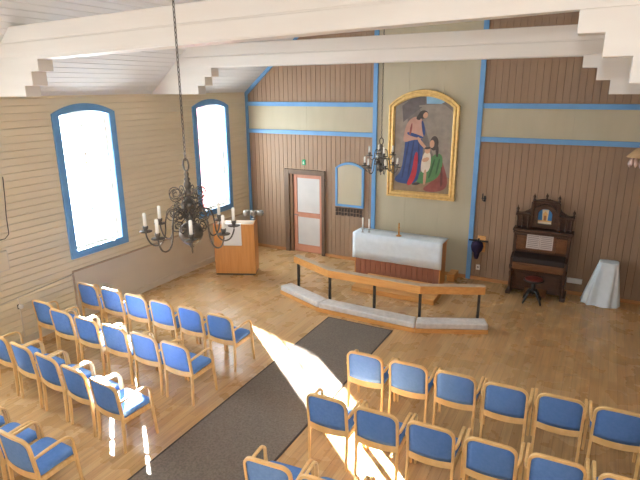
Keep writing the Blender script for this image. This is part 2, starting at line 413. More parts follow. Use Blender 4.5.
# ------------------------------------------------------------------ carpet runner
root = thing('carpet_runner', 'long grey carpet runner with dark edges down the aisle', 'carpet', (4.665, -7.6, 0))
m = MB(); m.box(-.61, .61, -5.2, 4.31, .0005, .007); m.build('pile', M['carpet'], root)
m = MB(); m.box(-.635, -.61, -5.2, 4.33, .0005, .008); m.box(.61, .635, -5.2, 4.33, .0005, .008); m.box(-.61, .61, 4.31, 4.33, .0005, .008); m.build('edging', M['carpetedge'], root)

# ------------------------------------------------------------------ chairs
def lerp(a, b, t): return a+(b-a)*t
def ysp(z, x):
    lean = -.238-.050*max(0, (z-.45))/.42
    return lean-.028*(1-(x/.23)**2)*min(1, max(0, (z-.38)/.12))
def make_chair(label):
    t = thing('armchair', label, 'chair')
    def hw(z, h0, ztp, r):
        return h0 if z < ztp-r else h0-r+math.sqrt(max(0, r*r-(z-ztp+r)**2))
    m = MB(); rows_f = []; rows_b = []; nz = 12; nx = 10; ZT = .888; ZB = .495
    zs = [ZB+(ZT-.015-ZB)*math.sin(PI/2*k/nz)**.9 for k in range(nz+1)]
    for z in zs:
        h = hw(z, .216, ZT-.0125, .088)
        e = lambda s: (1-s**4)*(1-((z-.69)/.2)**4*.9)
        rows_b.append([(h*s, ysp(z, h*s)-.006-.010*max(0, e(s)), z) for s in [(-1+2*k/nx) for k in range(nx+1)]])
        rows_f.append([(h*s, ysp(z, h*s)+.010+.020*max(0, e(s)), z) for s in [(-1+2*k/nx) for k in range(nx+1)]])
    m.grid([a+b[::-1] for a, b in zip(rows_b, rows_f)], 0, True, True)
    m.build('backrest', M['fabric'], t)
    # bent frame: arch + legs
    r = .10; zt = ZT-.002; xs = .230
    pth = [(-xs, .48), (-xs, .58), (-xs, .68)] + [(-xs+r-r*math.cos(a), zt-r+r*math.sin(a)) for a in [PI/2*k/6 for k in range(7)]] + [(-.06, zt+.006), (0, zt+.008), (.06, zt+.006)]
    pth += [(xs-r+r*math.sin(a), zt-r+r*math.cos(a)) for a in [PI/2*k/6 for k in range(7)]] + [(xs, .68), (xs, .58), (xs, .48)]
    m = MB(); m.sweep([(x, ysp(z, x), z) for x, z in pth], [(.028, .036)]*len(pth), (0, 1, 0), 4)
    m.build('back_frame', M['birch'], t, .004)
    for s in (-1, 1):
        m = MB(); m.sweep([(s*xs, -.262, 0), (s*xs, -.247, .24), (s*xs, ysp(.48, xs), .48)], [(.026, .028), (.03, .034), (.028, .036)], (0, 1, 0), 4)
        m.build('leg', M['birch'], t, .004)
    m = MB(); n = 10; lo = []
    for k in range(n+1):
        x = -.22+.44*k/n; c = 1-(x/.22)**2; y = ysp(.48, x)
        lo.append([(x, y-.012, .425-.012*c), (x, y-.012, .50), (x, y+.012, .50), (x, y+.012, .425-.012*c)])
    m.grid(lo, 0, True, True, False); m.build('back_rail', M['birch'], t, .003)
    for s in (-1, 1):
        A = [(s*.236, ysp(.665, .22)+.005, .665), (s*.252, -.245, .682), (s*.259, -.20, .694), (s*.260, -.12, .700), (s*.260, -.02, .705), (s*.260, .045, .704)]
        A += [(s*.260, .055+.09*math.sin(a), .614+.09*math.cos(a)) for a in [PI/2*k/6 for k in range(1, 7)]] + [(s*.260, .149, .56)]
        m = MB(); m.sweep(A, [(.022, .026), (.026, .026)]+[(.032, .024)]*(len(A)-2), (s*.0, 1, 2.2), 4); m.build('armrest', M['birch'], t, .005)
        m = MB(); m.sweep([(s*.260, .147, .57), (s*.260, .165, .32), (s*.259, .195, 0)], [(.032, .026), (.032, .03), (.028, .026)], (0, 1, 0), 4); m.build('leg', M['birch'], t, .004)
    m = MB(); m.box(-.245, .245, .125, .15, .375, .43); m.box(-.235, -.212, -.235, .14, .37, .425); m.box(.212, .235, -.235, .14, .37, .425)
    m.bar((-.26, .165, .39), (-.235, .14, .40), .03, .04); m.bar((.26, .165, .39), (.235, .14, .40), .03, .04)
    m.build('seat_frame', M['birch'], t, .004)
    m = MB(); rows = []
    def ring(sc_, z):
        pts = []
        for k in range(28):
            a = 2*PI*k/28; ca, sa = math.cos(a), math.sin(a); p = .28
            x = math.copysign(abs(ca)**p, ca); y = math.copysign(abs(sa)**p, sa)
            xx = x*(.240 if y > 0 else .225)*sc_; yy = -.02+y*.215*sc_
            pts.append((xx, yy, z+.022*(yy+.23)/.4-(.02*max(0, (yy-.09)/.11)**2)))
        return pts
    for sc_, z in ((.93, .424), (.985, .430), (1, .452), (.99, .470), (.95, .481), (.82, .488), (.5, .492), (.15, .493)): rows.append(ring(sc_, z))
    m.grid(rows, 0, True, True); m.build('seat', M['fabric'], t)
    return t
ORD = ['first', 'second', 'third', 'fourth', 'fifth', 'sixth']
chair0 = make_chair('x'); used = False
def place(x, y, rz, label, group):
    global used
    if not used:
        chair0.location = (x, y, 0); chair0.rotation_euler = (0, 0, rz); chair0['label'] = label; chair0['group'] = group; used = True; return chair0
    return dup(chair0, (x, y, 0), rz, label, group)
rj = random.Random(7)
def row(side, rname, y0, dy, x0, pitch, ks, phr, first=None):
    rz = math.atan2(dy, pitch)
    for k in ks:
        jx, jy, jr = rj.uniform(-.004, .004), rj.uniform(-.01, .01), rj.uniform(-.006, .006)
        place(x0+pitch*k+jx, y0+dy*k+jy+(first or 0)*(k == 0), rz+jr, phr(k), 'blue armchairs of the %s block, %s row' % (side, rname))
L_ = lambda r: (lambda k: ('blue wooden armchair, %s from the window wall in the %s row left of carpet' % (ORD[k], r)) if k < 5 else
                'blue wooden armchair at the carpet end of the %s row left of carpet' % r)
row('left', 'front', -5.40, 0, .615, .568, range(6), L_('front'))
row('left', 'second', -6.37, 0, .64, .572, range(6), L_('second'), .11)
row('left', 'third', -7.255, -.042, .615, .567, range(1, 6), L_('third'))
row('left', 'nearest', -8.55, 0, .60, .570, range(3, 6), L_('nearest'))
Rr = lambda r: (lambda k: ('blue wooden armchair, %s from the carpet in the %s row right of carpet' % (ORD[k], r)) if k else
                'blue wooden armchair right beside the carpet in the %s row right of it' % r)
row('right', 'front', -5.49, .02, 5.82, .564, range(6), Rr('front'))
row('right', 'second', -6.565, .018, 5.84, .572, range(6), Rr('second'))
row('right', 'nearest', -7.73, .05, 5.82, .565, range(3), Rr('nearest'))

# ------------------------------------------------------------------ altar, its cloth and candles
root = thing('altar', 'low brown boarded altar table under a white cloth', 'altar', (4.46, -.68, 0))
m = MB()
n = 16
for i in range(n):
    a = -.96+1.92*i/n; m.box(a+.003, a+1.92/n-.003, -.2, -.17, .03, .95)
m.box(-.955, .955, -.17, .19, .0, .94); m.build('body', M['altarwood'], root)
bxo('top', M['oak'], root, -1.0, 1.0, -.24, .23, .945, .985)
for sx in (-1, 1): bxo('end_panel', M['oakv'], root, min(sx*.957, sx*.985), max(sx*.957, sx*.985), -.2, .19, 0, .944)
# cloth: over the top and down the front
m = MB(); rows = []; N = 24
for k in range(N+1):
    x = -1.015+2.03*k/N; w = .004*math.sin(k*1.3)
    rows.append([(x, .22, .989), (x, .0, .991), (x, -.235, .991), (x, -.25, .984), (x, -.253+w, .8), (x, -.255+w*1.5, .6), (x, -.257+w*2, .415)])
m.grid(rows); o = m.build('altar_cloth', M['linen'], None, loc=(4.46, -.68, 0)); tag(o, 'plain white cloth hanging over the front of the altar', 'cloth')
sd = o.modifiers.new('thick', 'SOLIDIFY'); sd.thickness = .004; sd.offset = 1
def stick(x, y, z, label, h=.26, group=None):
    root = thing('candle', label, 'candle', (x, y, z), 0, group)
    m = MB(); m.lathe([(.032, 0), (.034, .006), (.014, .012), (.009, .03), (.012, .05), (.018, .058), (.016, .07)], n=14); m.build('candlestick', M['grey'], root)
    m = MB(); m.lathe([(.016, .06), (.016, h), (.010, h+.004)], n=12); m.build('wax', M['candle'], root)
    m = MB(); m.lathe([(.0015, h), (.001, h+.018)], n=6); m.build('wick', M['blackmetal'], root)
stick(3.645, -.845, .9955, 'tall white candle, outermost at the left end of the altar', .33, 'altar candles')
stick(3.77, -.78, .9955, 'tall white candle second from the left end of the altar', .30, 'altar candles')
root = thing('candlestick', 'slim brass candlestick standing near the middle of the altar cloth', 'candlestick', (4.47, -.79, .9955))
m = MB(); m.lathe([(.06, 0), (.062, .01), (.04, .018), (.022, .035), (.016, .06), (.024, .08), (.016, .1), (.015, .17), (.024, .18), (.026, .195)], n=16); m.build('stem', M['brass'], root)
m = MB(); m.lathe([(.016, .19), (.016, .285), (.006, .29)], n=12); m.build('wax', M['brass'], root)
# low wooden platform before the altar and box behind its right end
o = bxo('platform', M['oak'], None, 3.85, 5.6, -1.86, -.95, 0, .1); tag(o, 'low wooden platform step in front of the altar', 'platform')
o = bxo('wooden_box', M['oak'], None, 5.47, 5.63, -.40, -.03, 0, .16)
tag(o, 'low wooden step box behind the right end of the altar', 'box')

# ------------------------------------------------------------------ altar rail with kneelers
root = thing('altar_rail', 'bent oak communion rail on black posts before the altar', 'rail', (4.64, -2.8, 0))
RP = [Vector(p) for p in ((2.77, -2.38, 0), (3.81, -2.86, 0), (5.63, -2.88, 0), (6.65, -2.41, 0))]
o_ = Vector((4.64, -2.8, 0))
def polyoff(P, d):
    """offset a plan polyline towards -y side by d"""
    out = []
    for i, p in enumerate(P):
        ds = []
        if i: ds.append((P[i]-P[i-1]).normalized())
        if i < len(P)-1: ds.append((P[i+1]-P[i]).normalized())
        ns = [Vector((q.y, -q.x, 0)) for q in ds]
        n = sum(ns, Vector()) ; n.normalize(); c = n.dot(ns[0]); out.append(p+n*d/c)
    return out
def strip(m, P, d0, d1, z0, z1, mi=0):
    A = polyoff(P, d0); B = polyoff(P, d1)
    rows = [[(a.x-o_.x, a.y-o_.y, z0), (b.x-o_.x, b.y-o_.y, z0), (b.x-o_.x, b.y-o_.y, z1), (a.x-o_.x, a.y-o_.y, z1)] for a, b in zip(A, B)]
    m.grid(rows, mi, True, True, False)
m = MB(); strip(m, RP, -.0, -.12, .61, .752); m.build('beam', M['oak'], root, .006)
m = MB(); strip(m, RP, .004, -.124, .7525, .762); m.build('top_pad', M['railtop'], root, .003)
for p in ((2.86, -2.35), (3.82, -2.795), (4.75, -2.81), (5.62, -2.815), (6.55, -2.39)):
    m = MB(); x, y = p[0]-o_.x, p[1]-o_.y; m.box(x-.022, x+.022, y-.022, y+.022, 0, .63); m.build('post', M['blackmetal'], root, .003)
KP = [Vector(p) for p in ((2.61, -2.69, 0), (3.74, -3.15, 0), (5.66, -3.18, 0), (6.80, -2.66, 0))]
KN = [('left', 'angled left end section'), ('middle', 'long straight middle section'), ('right', 'angled right end section')]
A = polyoff(KP, 0); B = polyoff(KP, -.29)
for i, (nm, ph) in enumerate(KN):
    root = thing('kneeler', 'grey padded kneeler on an oak base, %s along the altar rail' % ph, 'kneeler', tuple((A[i]+A[i+1])/2), 0, 'kneelers along the altar rail')
    c = (A[i]+A[i+1])/2; d = (A[i+1]-A[i]).normalized()*.004
    def slab(m, e, z0, z1, ins):
        a, b, b2, a2 = A[i]+d-c, A[i+1]-d-c, B[i+1]-d-c, B[i]+d-c
        nrm = (a2-a).normalized()*ins; dd = (b-a).normalized()*ins
        q = [a+nrm+dd, b+nrm-dd, b2-nrm-dd, a2-nrm+dd]
        m.prism([(p.x, p.y) for p in q], 2, z0, z1)
    m = MB(); slab(m, 0, 0, .075, 0); m.build('base', M['oak'], root, .005)
    m = MB(); slab(m, 0, .076, .18, .004); m.build('cushion', M['cushion'], root, .022, 3)

# ------------------------------------------------------------------ lectern
ang = math.atan2(.388, .836)
root = thing('lectern', 'wide oak veneered lectern with sloping top in the left front corner', 'lectern', (1.108, -2.193, 0), ang)
bxo('front_panel', M['oakv'], root, -.46, .46, 0, .03, .04, 1.19)
for s in (-1, 1):
    m = MB(); x0 = s*.46; x1 = s*.43
    m.prism([(.03, .04), (.45, .04), (.45, 1.24), (.03, 1.19)], 0, min(x0, x1), max(x0, x1)); m.build('side_panel', M['oakv'], root, .004)
m = MB(); m.prism([(.02, 1.105), (.43, 1.155), (.43, 1.18), (.02, 1.13)], 0, -.428, .428); m.build('reading_top', M['railtop'], root, .003)
bxo('plinth', M['screen'], root, -.45, .45, .012, .44, 0, .04)
o = MB(); o.box(-.24, .17, -.008, -.003, .70, 1.20); o.box(-.24, .17, -.008, .06, 1.197, 1.203)
o = o.build('lectern_cloth', M['paper'], None, .002); o.location = (1.108, -2.193, 0); o.rotation_euler = (0, 0, ang); tag(o, 'white antependium cloth hung on the front of the lectern', 'cloth')
root = thing('candle_holder', 'grey metal three cup candle holder on the right corner of the lectern', 'candle holder', (1.34, -1.72, 1.235), ang)
m = MB(); m.lathe([(.05, 0), (.05, .01), (.012, .02), (.01, .1)], n=12)
m.bar((-.16, 0, .1), (.16, 0, .1), .015, .015); m.build('stem', M['grey'], root)
for x in (-.17, -.01, .15):
    m = MB(); m.lathe([(.012, .1), (.055, .115), (.075, .16), (.07, .21), (.05, .235), (.046, .235), (.062, .2), (.066, .165), (.045, .13), (.008, .12)], (x, 0, -.03), 16); m.build('cup', M['grey'], root)

# ------------------------------------------------------------------ altarpiece
root = thing('altarpiece', 'arched gilt framed painting of robed figures above the altar', 'painting', (4.665, 0, 1.71))
fw = .775; H = 2.0; A_ = 2.33
def fr(ins): return [(-fw+ins, ins), (fw-ins, ins)] + seg_arch(-fw+ins, fw-ins, H-ins*.25, A_-ins)[::-1]
def ringy(m, o, i2, y0, y1):
    n = len(o); vs = [(x, y1, z) for x, z in o]+[(x, y1, z) for x, z in i2]+[(x, y0, z) for x, z in o]+[(x, y0, z) for x, z in i2]; fs = []
    for k in range(n):
        j = (k+1) % n; fs += [(k, j, n+j, n+k), (2*n+j, 2*n+k, 3*n+k, 3*n+j), (k, 2*n+k, 2*n+j, j), (n+k, n+j, 3*n+j, 3*n+k)]
    m.add(vs, fs)
m = MB(); ringy(m, fr(0), fr(.045), -.09, -.0); ringy(m, fr(.045), fr(.075), -.065, 0); ringy(m, fr(.075), fr(.12), -.08, 0); ringy(m, fr(.12), fr(.14), -.055, 0)
m.build('frame', M['gold'], root, .008)
def pm(n, c): return noisy('paint_'+n, tuple(min(255, v+8) for v in c), tuple(max(0, v-10) for v in c), .5, (7, 7, 7), 5)
PC = [pm('grey', (108, 98, 90)), pm('dark', (92, 84, 80)), pm('sky', (128, 168, 192)), pm('tan', (134, 112, 84)), pm('rose', (176, 132, 112)), pm('blue', (42, 64, 112)),
      pm('red', (156, 26, 40)), pm('green', (76, 120, 70)), pm('cream', (206, 192, 170)), pm('skin', (188, 142, 112)), pm('hair', (58, 46, 38)), pm('rust', (128, 66, 56)), pm('stone', (134, 123, 110)), pm('deepblue', (26, 42, 82)), pm('deepgreen', (48, 84, 48)), pm('deeprust', (92, 44, 38))]
iw = fw-.14; m = MB(); layer = [0]
def uv(x, y):
    u = (x-58)/220; yb = 400+35*u; yt = 95+15*u; v = (yb-y)/(yb-yt)
    return (-iw+2*iw*u, .14+v*(H-.035-.14))
def poly(pts, mi):
    layer[0] += 1; y = -.03-.0006*layer[0]
    q = [uv(*p) for p in pts]; m.add([(x, y, z) for x, z in q], [tuple(range(len(q)))], mi)
def ell(cx, cy, rx, ry, mi, tilt=0):
    poly([(cx+rx*math.cos(a)*math.cos(tilt)-ry*math.sin(a)*math.sin(tilt), cy+rx*math.cos(a)*math.sin(tilt)+ry*math.sin(a)*math.cos(tilt)) for a in [2*PI*k/18 for k in range(18)]], mi)
def smooth(pts, mi, it=2, k=1.12):
    cx_ = sum(p[0] for p in pts)/len(pts); cy_ = sum(p[1] for p in pts)/len(pts)
    pts = [(cx_+(p[0]-cx_)*k, cy_+(p[1]-cy_)*k) for p in pts]
    for _ in range(it):
        q = []
        for i, p in enumerate(pts):
            n = pts[(i+1) % len(pts)]; q += [(.75*p[0]+.25*n[0], .75*p[1]+.25*n[1]), (.25*p[0]+.75*n[0], .25*p[1]+.75*n[1])]
        pts = q
    poly(pts, mi)
bgp = [(x, z) for x, z in [(-iw-.01, .13), (iw+.01, .13)] + seg_arch(-iw-.01, iw+.01, H-.035, A_-.13)[::-1]]
m.add([(x, -.03, z) for x, z in bgp], [tuple(range(len(bgp)))], 0)
poly([(150, 98), (246, 98), (284, 130), (280, 372), (240, 360), (200, 250)], 12); poly([(60, 92), (105, 76), (112, 300), (62, 330)], 12); poly([(84, 92), (118, 70), (172, 62), (174, 92), (120, 130), (90, 150)], 1)
poly([(176, 62), (215, 66), (246, 88), (232, 94), (178, 90)], 2); poly([(150, 94), (240, 94), (240, 99), (150, 101)], 12)
poly([(57, 352), (120, 345), (278, 372), (278, 436), (57, 402)], 3)
smooth([(238, 290), (252, 330), (268, 378), (262, 412), (215, 418), (176, 404), (215, 380), (232, 340)], 11)
smooth([(200, 290), (240, 278), (246, 330), (226, 372), (168, 384), (150, 364), (172, 335), (196, 345)], 7)
smooth([(104, 210), (160, 214), (168, 262), (160, 330), (148, 378), (82, 368), (64, 352), (92, 330), (100, 270)], 5)
for q in ([(112, 225), (118, 225), (98, 350), (90, 352)], [(132, 222), (138, 222), (122, 345), (114, 350)], [(152, 225), (157, 225), (160, 300), (154, 310)]): smooth(q, 13)
smooth([(140, 270), (153, 272), (150, 350), (132, 382), (112, 380), (132, 340)], 6)
smooth([(97, 205), (108, 155), (138, 136), (164, 150), (173, 190), (162, 216), (132, 214), (100, 222)], 4)
smooth([(110, 186), (165, 206), (170, 216), (112, 200)], 5); smooth([(160, 148), (172, 160), (178, 200), (170, 206)], 5)
smooth([(150, 204), (176, 238), (184, 246), (176, 252), (152, 226)], 9)
ell(168, 128, 18, 15, 10); ell(176, 131, 9, 11, 9, .4); smooth([(148, 128), (160, 118), (158, 148), (140, 142)], 10)
ell(214, 236, 16, 27, 10); ell(206, 238, 9, 15, 9); smooth([(220, 240), (232, 250), (230, 290), (222, 280)], 10)
smooth([(178, 268), (198, 268), (204, 300), (198, 338), (172, 342), (168, 310)], 8); ell(190, 260, 11, 13, 9); smooth([(180, 248), (200, 248), (199, 256), (181, 256)], 10); smooth([(172, 290), (196, 286), (196, 300), (174, 304)], 9)
smooth([(180, 335), (190, 335), (188, 386), (178, 388)], 9); ell(150, 384, 16, 5, 10)
for q in ([(215, 300), (221, 298), (206, 360), (196, 366)], [(234, 296), (240, 300), (232, 345), (224, 356)]): smooth(q, 14)
for q in ([(244, 330), (250, 332), (254, 395), (244, 402)], [(122, 160), (128, 158), (124, 196), (116, 196)]): smooth(q, 15 if q[0][0] > 200 else 11)
m.build('canvas', PC, root)

# ------------------------------------------------------------------ hymn board with number rack
root = thing('hymn_board', 'beige arched board with a blue border between door and altar', 'board', (2.935, -.003, 1.335))
hb = .372
def hr(i): return [(-hb+i, i), (hb-i, i)] + seg_arch(-hb+i, hb-i, (.93-i*.2), 1.07-i)[::-1]
m = MB(); ringy(m, hr(0), hr(.055), -.045, 0); m.build('border', M['blue'], root, .005)
m = MB(); q = hr(.05); m.prism(q, 1, -.03, -.004); m.build('panel', M['beigepanel'], root)
root = thing('number_rack', 'row of small dark hanging tags below the arched board', 'rack', (2.91, 0, 1.18))
m = MB(); m.box(-.36, .36, -.02, 0, .095, .118); m.build('rail', M['tag'], root, .003)
for k in range(9):
    for zz in (.02, -.07):
        m = MB(); x = -.32+k*.08; m.box(x-.027, x+.027, -.03, -.006, zz-.005+.012*(k % 2), zz+.07); m.build('tag', M['tag'], root, .003)
# exit sign
root = thing('exit_sign', 'small green sign on the wall above the door', 'sign', (1.683, 0, 2.335))
bxo('panel', M['exitgreen'], root, -.04, .04, -.03, -.0, -.065, .065)
m = MB(); m.box(-.016, .016, -.032, -.03, -.04, .0); m.box(-.009, .009, -.032, -.03, .008, .026); m.build('pictogram', M['plastic'], root)

# ------------------------------------------------------------------ harmonium
root = thing('harmonium', 'old dark carved pump organ standing against the right wall boards', 'organ', (7.285, -.03, 0))
hwid = .525
for s in (-1, 1):
    m = MB(); a, b = sorted((s*hwid, s*(hwid-.05)))
    m.prism([(-.0, .06), (-.44, .06), (-.46, .3), (-.40, .5), (-.52, .62), (-.52, .78), (-.30, .84), (-.28, 1.24), (0, 1.24)], 0, a, b); m.build('side_panel', M['walnut'], root, .006)
    m = MB(); m.lathe([(.045, .06), (.045, .1), (.03, .12), (.036, .2), (.028, .34), (.04, .46), (.025, .5), (.045, .56), (.045, .62)], (s*(hwid-.03), -.475, 0), 12); m.build('column', M['walnut'], root)
    m = MB(); m.box(min(s*.46, s*.56), max(s*.46, s*.56), -.54, -.02, 0, .07); m.build('foot', M['walnut'], root, .015)
bxo('base_panel', M['walnut'], root, -.475, .475, -.36, -.02, .06, .55)
for x in (-.235, .235):
    m = MB(); m.box(x-.2, x+.2, -.372, -.36, .14, .5); m.box(x-.15, x+.15, -.38, -.372, .19, .45); m.build('knee_panel', M['walnut'], root, .006)
for x in (-.12, .12):
    m = MB(); m.prism([(-.55, .03), (-.37, .13), (-.37, .15), (-.55, .05)], 0, x-.09, x+.09); m.build('pedal', M['walnutbrown'], root, .004)
bxo('key_bed', M['walnutbrown'], root, -.475, .475, -.53, -.02, .55, .70, bevel=.01)
m = MB(); m.box(-.475, .475, -.53, -.3, .70, .72); m.prism([(-.53, .72), (-.28, .72), (-.28, .86), (-.50, .80)], 0, -.475, .475); m.build('key_lid', M['keys'], root, .006)
bxo('key_slip', M['walnutbrown'], root, -.47, .47, -.545, -.53, .575, .675, bevel=.004)
bxo('upper_case', M['walnut'], root, -.475, .475, -.26, 0, .84, 1.28)
for x in (-.37, .37):
    m = MB(); m.box(x-.1, x+.1, -.272, -.26, .90, 1.2); m.box(x-.07, x+.07, -.28, -.272, .94, 1.16); m.build('fret_panel', M['walnutbrown'], root, .006)
m = MB(); m.prism([(-.30, .90), (-.27, .90), (-.22, 1.30), (-.25, 1.30)], 0, -.27, .27); m.build('music_desk', M['walnutbrown'], root, .006)
m = MB(); m.box(-.56, .56, -.29, 0, 1.28, 1.33); m.box(-.545, .545, -.31, 0, 1.24, 1.28); m.build('cornice', M['walnut'], root, .012)
# fretted top: side galleries, centre with arch, crest
sil = [(-.52, 1.33), (.52, 1.33), (.52, 1.60), (.40, 1.64), (.30, 1.70), (.25, 1.80), (.23, 1.86), (-.23, 1.86), (-.25, 1.80), (-.30, 1.70), (-.40, 1.64), (-.52, 1.60)]
m = MB(); m.prism(sil, 1, -.06, -.01); m.build('top_board', M['walnut'], root, .008)
for x in (-.4, .4): bxo('gallery_shelf', M['walnut'], root, x-.14, x+.14, -.2, -.02, 1.58, 1.63, bevel=.008)
for x in (-.50, -.40, -.29, .29, .40, .50):
    m = MB(); m.lathe([(.022, 1.33), (.022, 1.36), (.012, 1.38), (.02, 1.44), (.012, 1.5), (.02, 1.56), (.02, 1.58)], (x, -.17, 0), 10); m.build('baluster', M['walnut'], root)
for x, zb, k in ((-.52, 1.63, 1.1), (.52, 1.63, 1.0), (-.23, 1.90, 1), (0, 1.93, .95), (.23, 1.90, 1)):
    m = MB(); m.lathe([(.026*k, 0), (.026*k, .02), (.012*k, .035), (.028*k, .06), (.024*k, .085), (.008*k, .11), (.003, .135*k)], (x, -.09, zb), 10); m.build('finial', M['walnut'], root)
ia = [(-.13, 1.43), (.13, 1.43)] + seg_arch(-.13, .13, 1.64, 1.745)[::-1]; oa = [(-.21, 1.35), (.21, 1.35)] + seg_arch(-.21, .21, 1.70, 1.83)[::-1]
m = MB(); ringy(m, oa, ia, -.13, -.05); m.box(-.25, .25, -.15, -.02, 1.86, 1.90); m.box(-.27, -.21, -.14, -.05, 1.33, 1.86); m.box(.21, .27, -.14, -.05, 1.33, 1.86)
m.prism([(-.2, 1.90), (.2, 1.90), (.06, 1.935), (-.06, 1.935)], 1, -.12, -.06); m.build('centre_arch', M['walnut'], root, .008)
tile = [pm('tileblue', (52, 120, 178)), pm('tilegold', (214, 170, 104)), pm('tilecream', (214, 200, 170)), pm('tilebrown', (150, 96, 60))]
m = MB(); q = [(-.14, 1.42), (.14, 1.42)] + seg_arch(-.14, .14, 1.64, 1.75)[::-1]; m.add([(x, -.066, z) for x, z in q], [tuple(range(len(q)))], 0)
def tl(pts, mi, d): m.add([(x, -.066-d, z) for x, z in pts], [tuple(range(len(pts)))], mi)
tl([(-.05, 1.5), (.05, 1.5), (.06, 1.72), (-.06, 1.72)], 2, .001); tl([(-.035, 1.5), (.035, 1.5), (.045, 1.63), (0, 1.69), (-.045, 1.63)], 1, .002)
tl([(-.02, 1.48), (.02, 1.48), (.02, 1.6), (-.02, 1.6)], 3, .003); tl([(-.14, 1.42), (.14, 1.42), (.14, 1.50), (-.14, 1.50)], 1, .0035); tl([(-.12, 1.43), (.12, 1.43), (.12, 1.475), (-.12, 1.475)], 2, .004)
m.build('inset_picture', tile, root)
# sheet music on the desk
root = thing('sheet_music', 'open white music pages on the desk of the dark organ', 'music', (7.255, -.3, .955))
m = MB(); 
for s, in ((-1,), (1,)):
    a, b = sorted((s*.245, s*.002)); m.quad((a, -.034, 0), (b, -.034, 0), (b, .008, .33), (a, .008, .33))
    for k in range(8):
        z = .03+k*.036; y = -.034+.042*z/.33-.0015
        m.quad((a+.02, y, z), (b-.02, y, z), (b-.02, y+.002, z+.01), (a+.02, y+.002, z+.01), 1)
m.build('pages', [M['page'], M['ink']], root)
# stool
root = thing('piano_stool', 'round black swivel stool with a dark red seat before the organ', 'stool', (7.27, -.83, 0))
m = MB(); m.lathe([(.03, .445), (.17, .45), (.188, .46), (.188, .48), (.175, .487)], n=24); m.build('seat_rim', M['blackmetal'], root)
m = MB(); m.lathe([(.17, .487), (.17, .497), (.14, .508), (.02, .512)], n=24); m.build('seat', M['redseat'], root)
m = MB(); m.lathe([(.028, .18), (.045, .2), (.05, .26), (.03, .31), (.045, .34), (.03, .38), (.022, .4), (.022, .45)], n=14); m.build('pillar', M['blackmetal'], root)
for k in range(4):
    a = PI/4+PI/2*k+.1; c, s = math.cos(a), math.sin(a)
    m = MB(); m.sweep([(c*.03, s*.03, .24), (c*.09, s*.09, .25), (c*.14, s*.14, .17), (c*.2, s*.2, .08), (c*.23, s*.23, .014)], [.026, .026, .024, .02, .014], (0, 0, 1), 8); m.build('leg', M['blackmetal'], root)

# cloth covered stand
root = thing('covered_stand', 'small stand draped with a flaring white pleated cloth right of the organ', 'table', (8.46, -.31, 0))
m = MB(); rows = []; N = 72
for i, tt in enumerate([0, .04, .12, .25, .4, .55, .7, .85, 1]):
    z = .86*(1-tt)+.012; ring = []
    for k in range(N):
        a = 2*PI*k/N; ca, sa = math.cos(a), math.sin(a); p = .45
        sx = math.copysign(abs(ca)**p, ca); sy = math.copysign(abs(sa)**p, sa)
        ex = lerp(.165, .16+.16*(1 if ca > 0 else 1.15), tt); ey = lerp(.13, .2, tt)
        fold = (.004+.022*tt)*math.sin(a*9+.6*math.sin(a*2)+1)*min(1, tt*4)
        cx = lerp(.055, -.0, tt)+ (-.0)*tt
        ring.append((cx+(ex+fold)*lerp(sx, ca, tt*.7), (ey+fold)*lerp(sy, sa, tt*.7), z+.01*math.sin(a*9)*tt*(tt == 1)))
    rows.append(ring)
rows.insert(0, [(p[0]*.97+.0015, p[1]*.97, .876) for p in rows[0]])
m.grid(rows[::-1], 0, True, False); m.add([(p[0], p[1], p[2]) for p in rows[0]], [tuple(range(N))]); m.build('cloth', M['linen'], root)
m = MB(); m.box(-.07, .18, -.1, .1, .82, .85)
for x in (-.05, .16):
    for y in (-.08, .08): m.box(x-.015, x+.015, y-.015, y+.015, 0, .82)
m.build('stand', M['oak'], root)

# wall fittings right of the altar
root = thing('wall_sconce', 'small dark candle bracket high on the brown wall left of the organ', 'sconce', (6.07, 0, 1.83))
m = MB(); m.lathe([(.03, -.01), (.03, .0), (.02, .004)], n=12); m.sweep([(0, -.01, -.03), (0, -.06, -.06), (-.03, -.1, -.03), (-.03, -.1, .0)], .01, n=8); m.box(-.02, .02, -.014, 0, -.07, .05); m.build('arm', M['blackmetal'], root)
m = MB(); m.lathe([(.012, 0), (.03, .012), (.026, .018), (.011, .02), (.011, .11), (.004, .115)], (-.03, -.1, 0), 12); m.build('cup', M['blackmetal'], root)
root = thing('wall_bracket', 'black cross shaped bracket with purple cloth on a wooden board beside the blue post', 'bracket', (6.06, 0, .85))
bxo('board', M['oak'], root, -.07, .10, -.03, 0, -.2, .16)
m = MB(); m.box(-.24, .16, -.10, -.07, .045, .075); m.box(-.055, -.025, -.10, -.03, -.1, .1); m.build('cross_arm', M['blackmetal'], root, .004)
m = MB(); rows = []
for i, (r, z) in enumerate([(.03, .06), (.10, .04), (.12, -.05), (.10, -.14), (.05, -.2), (.04, -.28), (.02, -.34)]):
    rows.append([(-.05+(r+.015*math.sin(4*a))*math.cos(a), -.10+(r*.55+.01*math.sin(4*a))*math.sin(a)-.03, z) for a in [2*PI*k/20 for k in range(20)]])
m.grid(rows, 0, True, True); m.build('purple_cloth', M['purple'], root)
root = thing('wall_socket', 'white wall socket low on the wall beside the blue post', 'socket', (6.04, 0, .29))
bxo('plate', M['plastic'], root, -.042, .042, -.014, 0, -.06, .06); m = MB(); m.lathe([(.018, 0), (.02, .003)], (0, 0, 0), 12); o = m.build('outlet', M['grey'], root); o.rotation_euler = (PI/2, 0, 0); o.location = (0, -.014, 0)
root = thing('cable_box', 'flat white box low on the wall right of the organ', 'box', (7.96, 0, .30))
bxo('body', M['plastic'], root, -.14, .14, -.05, 0, -.05, .05, bevel=.008); bxo('cover', M['plastic'], root, -.12, .12, -.056, -.05, -.035, .035)
